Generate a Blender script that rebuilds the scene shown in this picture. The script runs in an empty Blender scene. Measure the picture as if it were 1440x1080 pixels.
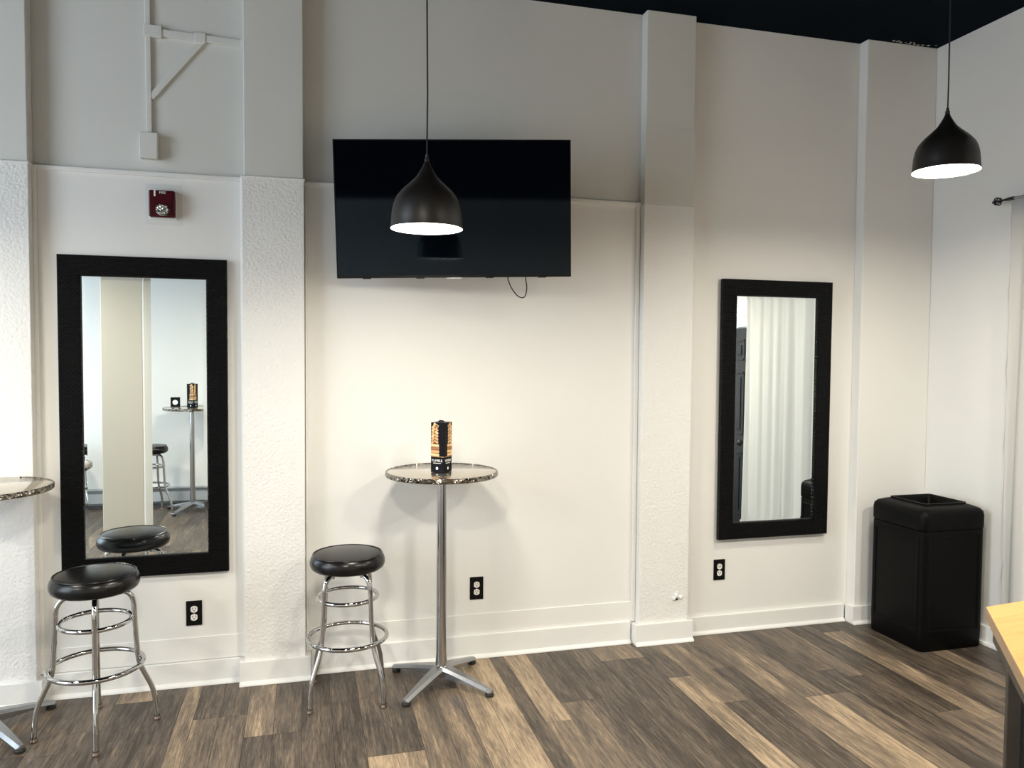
import bpy, bmesh, math, random
from mathutils import Vector, Matrix
PI = math.pi
S = bpy.context.scene
C = S.collection

# ------------------------------------------------------------------ camera, world, exposure
cam_d = bpy.data.cameras.new('camera'); cam = bpy.data.objects.new('camera', cam_d); C.objects.link(cam)
cam_d.sensor_width = 36.0; cam_d.lens = 27.0; cam_d.clip_start = 0.02
R_ = Vector((0.96562566, -0.25982922, 0.00747395))
D_ = Vector((-0.00323951, -0.04078002, -0.9991629))
F_ = Vector((0.25991651, 0.96479312, -0.04021995))
cam.matrix_world = Matrix(((R_.x, -D_.x, -F_.x, 0), (R_.y, -D_.y, -F_.y, 0), (R_.z, -D_.z, -F_.z, 1.65), (0, 0, 0, 1)))
S.camera = cam
S.view_settings.view_transform = 'Standard'
S.view_settings.look = 'None'
S.view_settings.gamma = 1.0
S.view_settings.use_curve_mapping = False
S.view_settings.exposure = 0.0
LAMP = 120.0         # emission of the diffusers of the two lamps in view
LAMP_B = 272.0      # emission of the diffusers nearer the camera
LAMP_COL = (1.0, 0.925, 0.785)
DAYTILT = 20.0
DAY = 215.0         # daylight through the shop window on the left
w = bpy.data.worlds.new('world'); S.world = w; w.use_nodes = True
w.node_tree.nodes['Background'].inputs[0].default_value = (0.75, 0.87, 1.0, 1)
w.node_tree.nodes['Background'].inputs[1].default_value = 1.0
sun_d = bpy.data.lights.new('window_daylight', 'AREA'); sun_d.shape = 'RECTANGLE'; sun_d.size = 3.6; sun_d.size_y = 2.3
sun_d.energy = DAY; sun_d.color = (0.78, 0.89, 1.0)
sun = bpy.data.objects.new('window_daylight', sun_d); C.objects.link(sun)
sun.location = (-4.75, 1.6, 1.75); sun.rotation_euler = (0, -PI/2 + math.radians(DAYTILT), 0)

# ------------------------------------------------------------------ materials
def new_mat(name):
    m = bpy.data.materials.new(name); m.use_nodes = True
    return m, m.node_tree.nodes, m.node_tree.links, m.node_tree.nodes['Principled BSDF']
def plain(name, col, rough=0.5, metal=0.0, spec=0.5, coat=0.0):
    m, n, l, b = new_mat(name)
    b.inputs['Base Color'].default_value = (*col, 1); b.inputs['Roughness'].default_value = rough
    b.inputs['Metallic'].default_value = metal; b.inputs['Specular IOR Level'].default_value = spec
    b.inputs['Coat Weight'].default_value = coat
    return m
def noise_bump(m, scale, strength, dist, detail=3.0, stretch=None, rough=0.6):
    n, l = m.node_tree.nodes, m.node_tree.links
    tc = n.new('ShaderNodeTexCoord'); no = n.new('ShaderNodeTexNoise'); bu = n.new('ShaderNodeBump')
    no.inputs['Scale'].default_value = scale; no.inputs['Detail'].default_value = detail; no.inputs['Roughness'].default_value = rough
    bu.inputs['Strength'].default_value = strength; bu.inputs['Distance'].default_value = dist
    if stretch:
        mp = n.new('ShaderNodeMapping'); mp.inputs['Scale'].default_value = stretch
        l.new(tc.outputs['Object'], mp.inputs[0]); l.new(mp.outputs[0], no.inputs['Vector'])
    else: l.new(tc.outputs['Object'], no.inputs['Vector'])
    l.new(no.outputs['Fac'], bu.inputs['Height']); l.new(bu.outputs[0], n['Principled BSDF'].inputs['Normal'])
    return m
def mottled(name, c1, c2, scale, rough, bump=None, metal=0.0, stretch=(1, 1, 1), spec=0.5):
    m, n, l, b = new_mat(name)
    tc = n.new('ShaderNodeTexCoord'); mp = n.new('ShaderNodeMapping'); no = n.new('ShaderNodeTexNoise'); rp = n.new('ShaderNodeValToRGB')
    mp.inputs['Scale'].default_value = stretch
    no.inputs['Scale'].default_value = scale; no.inputs['Detail'].default_value = 5
    rp.color_ramp.elements[0].position = 0.3; rp.color_ramp.elements[1].position = 0.7
    rp.color_ramp.elements[0].color = (*c1, 1); rp.color_ramp.elements[1].color = (*c2, 1)
    l.new(tc.outputs['Object'], mp.inputs[0]); l.new(mp.outputs[0], no.inputs['Vector'])
    l.new(no.outputs['Fac'], rp.inputs[0]); l.new(rp.outputs[0], b.inputs['Base Color'])
    b.inputs['Roughness'].default_value = rough; b.inputs['Metallic'].default_value = metal; b.inputs['Specular IOR Level'].default_value = spec
    if bump:
        bu = n.new('ShaderNodeBump'); bu.inputs['Strength'].default_value = bump[0]; bu.inputs['Distance'].default_value = bump[1]
        n2 = n.new('ShaderNodeTexNoise'); n2.inputs['Scale'].default_value = bump[2]; n2.inputs['Detail'].default_value = 3
        l.new(mp.outputs[0], n2.inputs['Vector']); l.new(n2.outputs['Fac'], bu.inputs['Height']); l.new(bu.outputs[0], b.inputs['Normal'])
    return m

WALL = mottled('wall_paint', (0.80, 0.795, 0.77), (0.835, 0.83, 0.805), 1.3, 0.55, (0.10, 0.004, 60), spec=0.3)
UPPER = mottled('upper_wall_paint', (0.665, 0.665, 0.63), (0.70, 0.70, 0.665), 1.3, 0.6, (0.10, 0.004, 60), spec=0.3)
STUCCO = mottled('textured_plaster', (0.81, 0.805, 0.785), (0.84, 0.835, 0.815), 2.0, 0.6, (0.75, 0.006, 75), spec=0.3)
TRIMM = plain('trim_paint', (0.84, 0.84, 0.82), 0.35, spec=0.4)
CEIL = mottled('navy_ceiling', (0.0012, 0.0040, 0.0075), (0.0018, 0.0055, 0.0100), 2.0, 0.8, spec=0.05)
PILL = plain('pillar_paint', (0.52, 0.47, 0.39), 0.6)
BLACKV = noise_bump(plain('black_vinyl', (0.005, 0.005, 0.0055), 0.27, spec=0.36), 260, 0.12, 0.001)
CHROME = plain('chrome', (0.58, 0.575, 0.57), 0.06, 1.0)
ALU = noise_bump(plain('cast_aluminium', (0.40, 0.41, 0.43), 0.27, 1.0), 180, 0.08, 0.0005)
BRUSH = plain('pole_aluminium', (0.52, 0.52, 0.535), 0.2, 1.0)
RUBBER = plain('black_rubber', (0.012, 0.012, 0.012), 0.6)
GLIDE = plain('glide_brown', (0.34, 0.27, 0.24), 0.25, 0.9)
PLASTIC = noise_bump(plain('black_poly', (0.003, 0.003, 0.003), 0.45, spec=0.10), 300, 0.2, 0.0006)
PLASTIC_IN = plain('bin_inside', (0.003, 0.003, 0.003), 0.8)
TVBODY = plain('tv_bezel', (0.004, 0.004, 0.005), 0.4, spec=0.2)
SCREEN = plain('tv_screen', (0.0012, 0.0024, 0.0045), 0.05, spec=0.36); SCREEN.node_tree.nodes['Principled BSDF'].inputs['Specular Tint'].default_value = (0.70, 0.86, 1.0, 1)
SHADE = plain('shade_black', (0.013, 0.011, 0.010), 0.38, spec=0.5)
SHADEIN = plain('shade_white', (0.90, 0.88, 0.84), 0.5)
CORD = plain('cord_black', (0.01, 0.01, 0.01), 0.6)
OUTB = plain('outlet_black', (0.003, 0.003, 0.0035), 0.4, spec=0.2)
OUTW = plain('outlet_white', (0.82, 0.80, 0.76), 0.35)
RED = plain('alarm_red', (0.060, 0.0015, 0.005), 0.3, spec=0.3)
WHITE = plain('print_white', (0.85, 0.85, 0.83), 0.5)
GREYP = plain('old_paint', (0.73, 0.74, 0.72), 0.6)
RODM = plain('rod_steel', (0.35, 0.35, 0.35), 0.35, 0.8)
BLKIRON = plain('black_iron', (0.008, 0.008, 0.009), 0.4)
DOORM = plain('door_charcoal', (0.022, 0.027, 0.033), 0.45)
HEATM = plain('heater_paint', (0.50, 0.52, 0.54), 0.4, 0.2)
HEATD = plain('heater_dark', (0.05, 0.05, 0.055), 0.6)
BUTCHSIDE = mottled('butcher_block_edge', (0.30, 0.19, 0.105), (0.40, 0.26, 0.15), 9, 0.5, stretch=(1, 1, 6))
LEGM = mottled('table_base', (0.040, 0.033, 0.024), (0.058, 0.048, 0.034), 8, 0.55)
CARTON = plain('carton_black', (0.004, 0.004, 0.006), 0.4, spec=0.08)
TAN1 = plain('print_pale_wood', (0.80, 0.52, 0.24), 0.5)
TAN2 = plain('print_wood', (0.62, 0.34, 0.14), 0.5)
TAN3 = plain('print_wood_dark', (0.34, 0.13, 0.05), 0.5)
COASTM = mottled('coaster_wood', (0.10, 0.045, 0.025), (0.22, 0.11, 0.06), 30, 0.5)

def glass_mat():
    m, n, l, b = new_mat('strobe_lens')
    b.inputs['Base Color'].default_value = (0.55, 0.56, 0.52, 1); b.inputs['Roughness'].default_value = 0.12
    b.inputs['Metallic'].default_value = 0.75
    tc = n.new('ShaderNodeTexCoord'); v = n.new('ShaderNodeTexVoronoi'); bu = n.new('ShaderNodeBump')
    v.inputs['Scale'].default_value = 75; bu.inputs['Strength'].default_value = 1.0; bu.inputs['Distance'].default_value = 0.01
    l.new(tc.outputs['Object'], v.inputs['Vector']); l.new(v.outputs['Distance'], bu.inputs['Height']); l.new(bu.outputs[0], b.inputs['Normal'])
    return m
LENS = glass_mat()
def pane_mat():
    m, n, l, b = new_mat('window_glass')
    tr = n.new('ShaderNodeBsdfTransparent'); gl = n.new('ShaderNodeBsdfGlossy'); mx = n.new('ShaderNodeMixShader')
    gl.inputs['Roughness'].default_value = 0.02; mx.inputs[0].default_value = 0.06
    l.new(tr.outputs[0], mx.inputs[1]); l.new(gl.outputs[0], mx.inputs[2]); l.new(mx.outputs[0], n['Material Output'].inputs[0])
    return m
PANE = pane_mat()
def mirror_mat():
    m, n, l, b = new_mat('mirror_silver')
    g = n.new('ShaderNodeBsdfGlossy'); g.inputs['Roughness'].default_value = 0.0; g.inputs['Color'].default_value = (0.91, 0.985, 1.0, 1)
    l.new(g.outputs[0], n['Material Output'].inputs[0])
    return m
MIRROR = mirror_mat()
def bulb_mat(name, strength):
    m, n, l, b = new_mat(name)
    e = n.new('ShaderNodeEmission'); e.inputs[0].default_value = (*LAMP_COL, 1); e.inputs[1].default_value = strength
    l.new(e.outputs[0], n['Material Output'].inputs[0])
    return m
BULB = bulb_mat('bulb_glow', LAMP); BULB_B = bulb_mat('bulb_glow_bright', LAMP_B)
def frame_mat():
    m, n, l, b = new_mat('woven_black_frame')
    b.inputs['Base Color'].default_value = (0.0022, 0.0022, 0.0026, 1); b.inputs['Roughness'].default_value = 0.38
    b.inputs['Specular IOR Level'].default_value = 0.16
    tc = n.new('ShaderNodeTexCoord'); mp = n.new('ShaderNodeMapping'); br = n.new('ShaderNodeTexBrick'); bu = n.new('ShaderNodeBump')
    mp.inputs['Rotation'].default_value = (PI/2, 0, 0)
    br.inputs['Scale'].default_value = 1.0; br.inputs['Brick Width'].default_value = 0.022; br.inputs['Row Height'].default_value = 0.011
    br.inputs['Mortar Size'].default_value = 0.0035; br.inputs['Mortar Smooth'].default_value = 1.0
    br.inputs['Color1'].default_value = (1, 1, 1, 1); br.inputs['Color2'].default_value = (1, 1, 1, 1); br.inputs['Mortar'].default_value = (0, 0, 0, 1)
    bu.inputs['Strength'].default_value = 0.9; bu.inputs['Distance'].default_value = 0.006
    l.new(tc.outputs['Object'], mp.inputs[0]); l.new(mp.outputs[0], br.inputs['Vector'])
    l.new(br.outputs['Color'], bu.inputs['Height']); l.new(bu.outputs[0], b.inputs['Normal'])
    return m
FRAME = frame_mat()
def tabletop_mat():
    m, n, l, b = new_mat('swirled_steel')
    b.inputs['Base Color'].default_value = (0.60, 0.55, 0.47, 1); b.inputs['Metallic'].default_value = 0.9
    tc = n.new('ShaderNodeTexCoord'); v = n.new('ShaderNodeTexVoronoi'); v.inputs['Scale'].default_value = 38
    rp = n.new('ShaderNodeMapRange'); rp.inputs['To Min'].default_value = 0.07; rp.inputs['To Max'].default_value = 0.2
    l.new(tc.outputs['Object'], v.inputs['Vector']); l.new(v.outputs['Distance'], rp.inputs['Value']); l.new(rp.outputs[0], b.inputs['Roughness'])
    return m
TOPM = tabletop_mat()
def rim_mat():
    m, n, l, b = new_mat('hammered_rim')
    b.inputs['Base Color'].default_value = (0.30, 0.27, 0.23, 1); b.inputs['Metallic'].default_value = 1.0; b.inputs['Roughness'].default_value = 0.16
    tc = n.new('ShaderNodeTexCoord'); v = n.new('ShaderNodeTexVoronoi'); bu = n.new('ShaderNodeBump')
    v.inputs['Scale'].default_value = 48; bu.inputs['Strength'].default_value = 1.0; bu.inputs['Distance'].default_value = 0.012
    l.new(tc.outputs['Object'], v.inputs['Vector']); l.new(v.outputs['Distance'], bu.inputs['Height']); l.new(bu.outputs[0], b.inputs['Normal'])
    return m
RIMM = rim_mat()
def butcher_mat():
    m, n, l, b = new_mat('butcher_block')
    tc = n.new('ShaderNodeTexCoord'); mp = n.new('ShaderNodeMapping'); br = n.new('ShaderNodeTexBrick')
    mp.inputs['Rotation'].default_value = (0, 0, math.radians(-8))
    br.inputs['Scale'].default_value = 1.0; br.inputs['Brick Width'].default_value = 0.42; br.inputs['Row Height'].default_value = 0.10
    br.inputs['Mortar Size'].default_value = 0.0006
    br.inputs['Color1'].default_value = (0.66, 0.37, 0.115, 1); br.inputs['Color2'].default_value = (0.54, 0.28, 0.075, 1); br.inputs['Mortar'].default_value = (0.35, 0.17, 0.05, 1)
    no = n.new('ShaderNodeTexNoise'); no.inputs['Scale'].default_value = 6; no.inputs['Detail'].default_value = 6
    mp2 = n.new('ShaderNodeMapping'); mp2.inputs['Scale'].default_value = (1, 10, 1)
    mx = n.new('ShaderNodeMix'); mx.data_type = 'RGBA'; mx.blend_type = 'MULTIPLY'; mx.inputs[0].default_value = 0.35
    l.new(tc.outputs['Object'], mp.inputs[0]); l.new(mp.outputs[0], br.inputs['Vector'])
    l.new(mp.outputs[0], mp2.inputs[0]); l.new(mp2.outputs[0], no.inputs['Vector'])
    l.new(br.outputs['Color'], mx.inputs[6]); l.new(no.outputs['Fac'], mx.inputs[7]); l.new(mx.outputs[2], b.inputs['Base Color'])
    b.inputs['Roughness'].default_value = 0.35
    return m
BUTCHER = butcher_mat()
def curtain_mat():
    m, n, l, b = new_mat('sheer_curtain')
    d = n.new('ShaderNodeBsdfDiffuse'); t = n.new('ShaderNodeBsdfTranslucent'); mx = n.new('ShaderNodeMixShader')
    d.inputs[0].default_value = (0.80, 0.79, 0.76, 1); t.inputs[0].default_value = (0.80, 0.79, 0.76, 1); mx.inputs[0].default_value = 0.3
    tc = n.new('ShaderNodeTexCoord'); no = n.new('ShaderNodeTexNoise'); no.inputs['Scale'].default_value = 220; bu = n.new('ShaderNodeBump')
    bu.inputs['Strength'].default_value = 0.25; bu.inputs['Distance'].default_value = 0.001
    l.new(tc.outputs['Object'], no.inputs['Vector']); l.new(no.outputs['Fac'], bu.inputs['Height']); l.new(bu.outputs[0], d.inputs['Normal'])
    l.new(d.outputs[0], mx.inputs[1]); l.new(t.outputs[0], mx.inputs[2]); l.new(mx.outputs[0], n['Material Output'].inputs[0])
    return m
CURT = curtain_mat()
def floor_mat():
    m, n, l, b = new_mat('vinyl_plank')
    at = n.new('ShaderNodeAttribute'); at.attribute_name = 'plank'        # r = tone, g = seed, b = fade point
    sp = n.new('ShaderNodeSeparateColor'); l.new(at.outputs['Color'], sp.inputs[0])
    tc = n.new('ShaderNodeTexCoord')
    off = n.new('ShaderNodeVectorMath'); off.operation = 'MULTIPLY_ADD'
    cb = n.new('ShaderNodeCombineXYZ'); l.new(sp.outputs[1], cb.inputs[0]); l.new(sp.outputs[1], cb.inputs[1]); l.new(sp.outputs[1], cb.inputs[2])
    l.new(cb.outputs[0], off.inputs[0]); off.inputs[1].default_value = (7.3, 31.7, 17.1); l.new(tc.outputs['Object'], off.inputs[2])
    def nz(scale, stretch, detail, rough=0.6, dist=0.0):
        mp = n.new('ShaderNodeMapping'); mp.inputs['Scale'].default_value = stretch
        no = n.new('ShaderNodeTexNoise'); no.inputs['Scale'].default_value = scale; no.inputs['Detail'].default_value = detail
        no.inputs['Roughness'].default_value = rough; no.inputs['Distortion'].default_value = dist
        l.new(off.outputs[0], mp.inputs[0]); l.new(mp.outputs[0], no.inputs['Vector'])
        return no.outputs['Fac']
    def math_(op, a, b_, clamp=False):
        k = n.new('ShaderNodeMath'); k.operation = op; k.use_clamp = clamp
        for i, x in enumerate((a, b_)):
            if isinstance(x, (int, float)): k.inputs[i].default_value = x
            else: l.new(x, k.inputs[i])
        return k.outputs[0]
    broad = nz(1.0, (9, 1.6, 1), 3, 0.55, 0.6)
    grain = nz(1.0, (75, 4.5, 1), 6, 0.7, 0.4)
    fine = nz(1.0, (220, 14, 1), 3, 0.7)
    t = math_('ADD', sp.outputs[0], math_('MULTIPLY', math_('SUBTRACT', broad, 0.5), 1.15))
    t = math_('ADD', t, math_('MULTIPLY', math_('SUBTRACT', grain, 0.5), 1.35))
    t = math_('ADD', t, math_('MULTIPLY', math_('SUBTRACT', fine, 0.5), 0.95), True)
    rp = n.new('ShaderNodeValToRGB'); e = rp.color_ramp.elements
    e[0].position = 0.0; e[0].color = (0.040, 0.030, 0.023, 1)
    e[1].position = 1.0; e[1].color = (0.44, 0.330, 0.215, 1)
    k = e.new(0.3); k.color = (0.098, 0.077, 0.060, 1)
    k = e.new(0.62); k.color = (0.200, 0.150, 0.103, 1)
    l.new(t, rp.inputs[0]); l.new(rp.outputs[0], b.inputs['Base Color'])
    b.inputs['Roughness'].default_value = 0.42; b.inputs['Specular IOR Level'].default_value = 0.4
    bu = n.new('ShaderNodeBump'); bu.inputs['Strength'].default_value = 0.25; bu.inputs['Distance'].default_value = 0.002
    l.new(grain, bu.inputs['Height']); l.new(bu.outputs[0], b.inputs['Normal'])
    return m
FLOORM = floor_mat()
GAP = plain('plank_gap', (0.012, 0.009, 0.007), 0.8)

# ------------------------------------------------------------------ mesh helpers
def add_box(bm, x0, x1, y0, y1, z0, z1):
    v = [bm.verts.new((x, y, z)) for z in (z0, z1) for y in (y0, y1) for x in (x0, x1)]
    for f in ((0, 2, 3, 1), (4, 5, 7, 6), (0, 1, 5, 4), (2, 6, 7, 3), (0, 4, 6, 2), (1, 3, 7, 5)): bm.faces.new([v[i] for i in f])
    return v
def add_lathe(bm, prof, seg=48, c=(0, 0), cap0=False, cap1=False):
    rings = []
    for z, r in prof:
        if r < 1e-6: rings.append([bm.verts.new((c[0], c[1], z))])
        else: rings.append([bm.verts.new((c[0] + r*math.cos(2*PI*i/seg), c[1] + r*math.sin(2*PI*i/seg), z)) for i in range(seg)])
    for a, b in zip(rings, rings[1:]):
        for i in range(seg):
            j = (i+1) % seg
            if len(a) == 1 and len(b) == 1: continue
            if len(a) == 1: bm.faces.new((a[0], b[j], b[i]))
            elif len(b) == 1: bm.faces.new((a[i], a[j], b[0]))
            else: bm.faces.new((a[i], a[j], b[j], b[i]))
    if cap0 and len(rings[0]) > 1: bm.faces.new(rings[0][::-1])
    if cap1 and len(rings[-1]) > 1: bm.faces.new(rings[-1])
def add_tube(bm, pts, r, seg=12, closed=False, caps=True):
    pts = [Vector(p) for p in pts]; n = len(pts); rings = []; prev = None
    for i, p in enumerate(pts):
        if closed: t = pts[(i+1) % n] - pts[i-1]
        else: t = pts[min(i+1, n-1)] - pts[max(i-1, 0)]
        t.normalize()
        if prev is None:
            u = t.orthogonal().normalized()
        else:
            u = (prev - t*prev.dot(t)).normalized()
        prev = u; v = t.cross(u)
        rr = r[i] if isinstance(r, (list, tuple)) else r
        rings.append([bm.verts.new(p + (u*math.cos(2*PI*k/seg) + v*math.sin(2*PI*k/seg))*rr) for k in range(seg)])
    for i in range(n if closed else n-1):
        a, b = rings[i], rings[(i+1) % n]
        for k in range(seg): bm.faces.new((a[k], a[(k+1) % seg], b[(k+1) % seg], b[k]))
    if caps and not closed:
        bm.faces.new(rings[0][::-1]); bm.faces.new(rings[-1])
def add_prism(bm, poly, z0, z1):
    a = [bm.verts.new((x, y, z0)) for x, y in poly]; b = [bm.verts.new((x, y, z1)) for x, y in poly]
    bm.faces.new(a[::-1]); bm.faces.new(b); n = len(poly)
    for i in range(n): bm.faces.new((a[i], a[(i+1) % n], b[(i+1) % n], b[i]))
def fillet(pts, rad, n=6):
    pts = [Vector(p) for p in pts]; out = [pts[0]]
    for i in range(1, len(pts)-1):
        a, b, c = pts[i-1], pts[i], pts[i+1]; rr = rad[i-1] if isinstance(rad, (list, tuple)) else rad
        d1 = (a-b).normalized(); d2 = (c-b).normalized()
        p0 = b + d1*min(rr, (a-b).length*0.49); p1 = b + d2*min(rr, (c-b).length*0.49)
        for k in range(n+1):
            t = k/n; out.append(p0*(1-t)**2 + b*2*t*(1-t) + p1*t*t)
    out.append(pts[-1]); return out
def obj(name, bm, mat, parent=None, smooth=False, bevel=0.0, segs=2, angle=40):
    bmesh.ops.recalc_face_normals(bm, faces=bm.faces)
    me = bpy.data.meshes.new(name); bm.to_mesh(me); bm.free()
    for m in (mat if isinstance(mat, (list, tuple)) else [mat]): me.materials.append(m)
    o = bpy.data.objects.new(name, me); C.objects.link(o)
    if parent: o.parent = parent
    if bevel:
        md = o.modifiers.new('bevel', 'BEVEL'); md.width = bevel; md.segments = segs; md.limit_method = 'ANGLE'; md.angle_limit = math.radians(35)
        smooth = True
    if smooth:
        for p in me.polygons: p.use_smooth = True
        if not bevel:
            me.set_sharp_from_angle(angle=math.radians(angle))
        else:
            wn = o.modifiers.new('wn', 'WEIGHTED_NORMAL'); wn.keep_sharp = True
    return o
def BM(): return bmesh.new()
def boxes(*bs):
    bm = BM()
    for b in bs: add_box(bm, *b)
    return bm
def thing(name, label, cat, loc=(0, 0, 0), rz=0.0, group=None):
    o = bpy.data.objects.new(name, None); C.objects.link(o); o.empty_display_size = 0.1
    o.location = loc; o.rotation_euler = (0, 0, rz); tag(o, label, cat, group); return o
def tag(o, label, cat, group=None):
    o['label'] = label; o['category'] = cat
    if group: o['group'] = group
    return o
def struct(o): o['kind'] = 'structure'; return o
def dup(root, loc, rz, label):
    r = root.copy(); C.objects.link(r); r.location = loc; r.rotation_euler = (0, 0, rz); r['label'] = label
    for ch in list(root.children):
        c = ch.copy(); C.objects.link(c); c.parent = r
        for g in list(ch.children):
            d = g.copy(); C.objects.link(d); d.parent = c
    return r
def text_mesh(name, txt, size, mat, parent, M, ext=0.0004):
    cu = bpy.data.curves.new(name, 'FONT'); cu.body = txt; cu.size = size; cu.align_x = 'CENTER'; cu.align_y = 'CENTER'
    cu.extrude = ext; cu.materials.append(mat)
    tmp = bpy.data.objects.new(name, cu); me = bpy.data.meshes.new_from_object(tmp); bpy.data.objects.remove(tmp); bpy.data.curves.remove(cu)
    me.transform(M); me.materials.clear(); me.materials.append(mat)
    o = bpy.data.objects.new(name, me); C.objects.link(o); o.parent = parent
    return o

# ------------------------------------------------------------------ the room
H = 3.546; XL, XR = -4.4, 3.77; YF, YB = -0.78, 4.04
RAIL = 2.50
# floor: vinyl planks running towards the back wall, each plank with its own tone
random.seed(11)
seams = [-.86, -.70, -.56, -.49, -.38, -.26, -.14, -.02, .11, .24, .36, .475, .60, .72, .84, .955, 1.035, 1.16, 1.28, 1.40, 1.53, 1.65, 1.78, 1.91, 2.06, 2.185,
         2.32, 2.45, 2.58, 2.69, 2.80, 2.97, 3.10, 3.23, 3.37, 3.48, 3.62, XR]
left = []; x = seams[0]
while x > XL: x -= 0.123; left.append(max(x, XL))
seams = left[::-1] + seams
# strip index by left seam -> list of (y_end from the back wall, tone)
known = {
 -.86: [(3.87, .78), (-1, .16)], -.70: [(3.0, .20), (-1, .35)], -.56: [(2.4, .74), (-1, .4)], -.49: [(3.62, .22), (2.6, .55), (-1, .3)],
 -.38: [(3.62, .24), (2.6, .48), (-1, .3)], -.26: [(3.40, .62), (2.6, .16), (-1, .3)], -.14: [(3.40, .25), (2.5, .15), (-1, .4)],
 -.02: [(2.7, .17), (-1, .3)], .11: [(2.7, .13), (-1, .5)], .24: [(3.11, .38), (2.2, .86), (-1, .4)], .36: [(3.11, .22), (2.2, .76), (-1, .2)],
 .475: [(3.66, .22), (2.3, .45), (-1, .3)], .60: [(3.66, .22), (2.3, .46), (-1, .3)], .72: [(2.3, .78), (-1, .3)], .84: [(2.3, .84), (-1, .3)],
 .955: [(3.6, .30), (2.3, .26), (-1, .4)], 1.035: [(3.21, .86), (2.2, .62), (-1, .2)], 1.16: [(3.38, .15), (2.3, .46), (-1, .2)], 1.28: [(3.38, .14), (2.3, .30), (-1, .5)],
 1.40: [(2.6, .18), (-1, .3)], 1.53: [(3.79, .48), (2.5, .17), (-1, .3)], 1.65: [(3.79, .58), (2.5, .16), (-1, .3)], 1.78: [(3.51, .12), (2.3, .76), (-1, .3)],
 1.91: [(3.19, .52), (2.0, .14), (-1, .3)], 2.06: [(3.56, .34), (3.18, .20), (2.0, .15), (-1, .3)], 2.185: [(2.2, .54), (-1, .3)], 2.32: [(3.15, .42), (2.0, .80), (-1, .3)],
 2.45: [(3.15, .16), (2.0, .44), (-1, .3)], 2.58: [(3.4, .22), (2.0, .18), (-1, .3)], 2.69: [(3.3, .36), (2.0, .20), (-1, .3)], 2.80: [(2.86, .15), (1.8, .58), (-1, .3)],
 2.97: [(3.87, .14), (2.75, .78), (1.7, .55), (-1, .3)], 3.10: [(2.6, .30), (-1, .3)], 3.23: [(2.9, .24), (-1, .3)], 3.37: [(3.0, .60), (-1, .3)], 3.48: [(-1, .12)], 3.62: [(-1, .14)]}
bm = BM(); lay = bm.loops.layers.float_color.new('plank'); g = 0.0006
for x0, x1 in zip(seams, seams[1:]):
    if x1 - x0 < 1e-4: continue
    segs = known.get(x0)
    if segs is None:
        segs = []; y = YB - random.uniform(.2, 1.1); 
        while y > YF: segs.append((y, random.choice([.15, .2, .25, .32, .2, .5]))); y -= 1.2
        segs.append((YF, .3))
    y1 = YB
    for ye, tone in segs:
        y0 = max(ye, YF)
        if y1 - y0 > 0.01:
            f = bm.faces.new([bm.verts.new(p) for p in ((x0+g, y0+g, 0), (x1-g, y0+g, 0), (x1-g, y1-g, 0), (x0+g, y1-g, 0))])
            f.material_index = 0; sd = random.random()
            for lp in f.loops: lp[lay] = (.18 + (tone-.15)*.84, sd, random.random(), 1)
        y1 = y0
add_box(bm, XL-.2, XR+.2, YF-.2, YB+.2, -.12, -.0015)
for f in bm.faces:
    if f.calc_center_median().z < -1e-4: f.material_index = 1
struct(obj('floor', bm, [FLOORM, GAP]))
struct(obj('ceiling', boxes((XL-.2, XR+.2, YF-.2, YB+.2, H, H+.15)), CEIL))
random.seed(21); bm = BM()
for k in range(26):
    px, py, r_ = random.uniform(3.40, 3.74), 3.960 - abs(random.gauss(0, .016)), random.uniform(.004, .014)
    n_ = random.randint(4, 6); vs = [bm.verts.new((px+r_*random.uniform(.5, 1.3)*math.cos(2*PI*i/n_), py+.6*r_*random.uniform(.5, 1.3)*math.sin(2*PI*i/n_), H-.0008)) for i in range(n_)]
    bm.faces.new(vs)
pf = obj('paint_overlap', bm, TRIMM, bpy.data.objects['ceiling']); pf['kind'] = 'structure'
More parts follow.
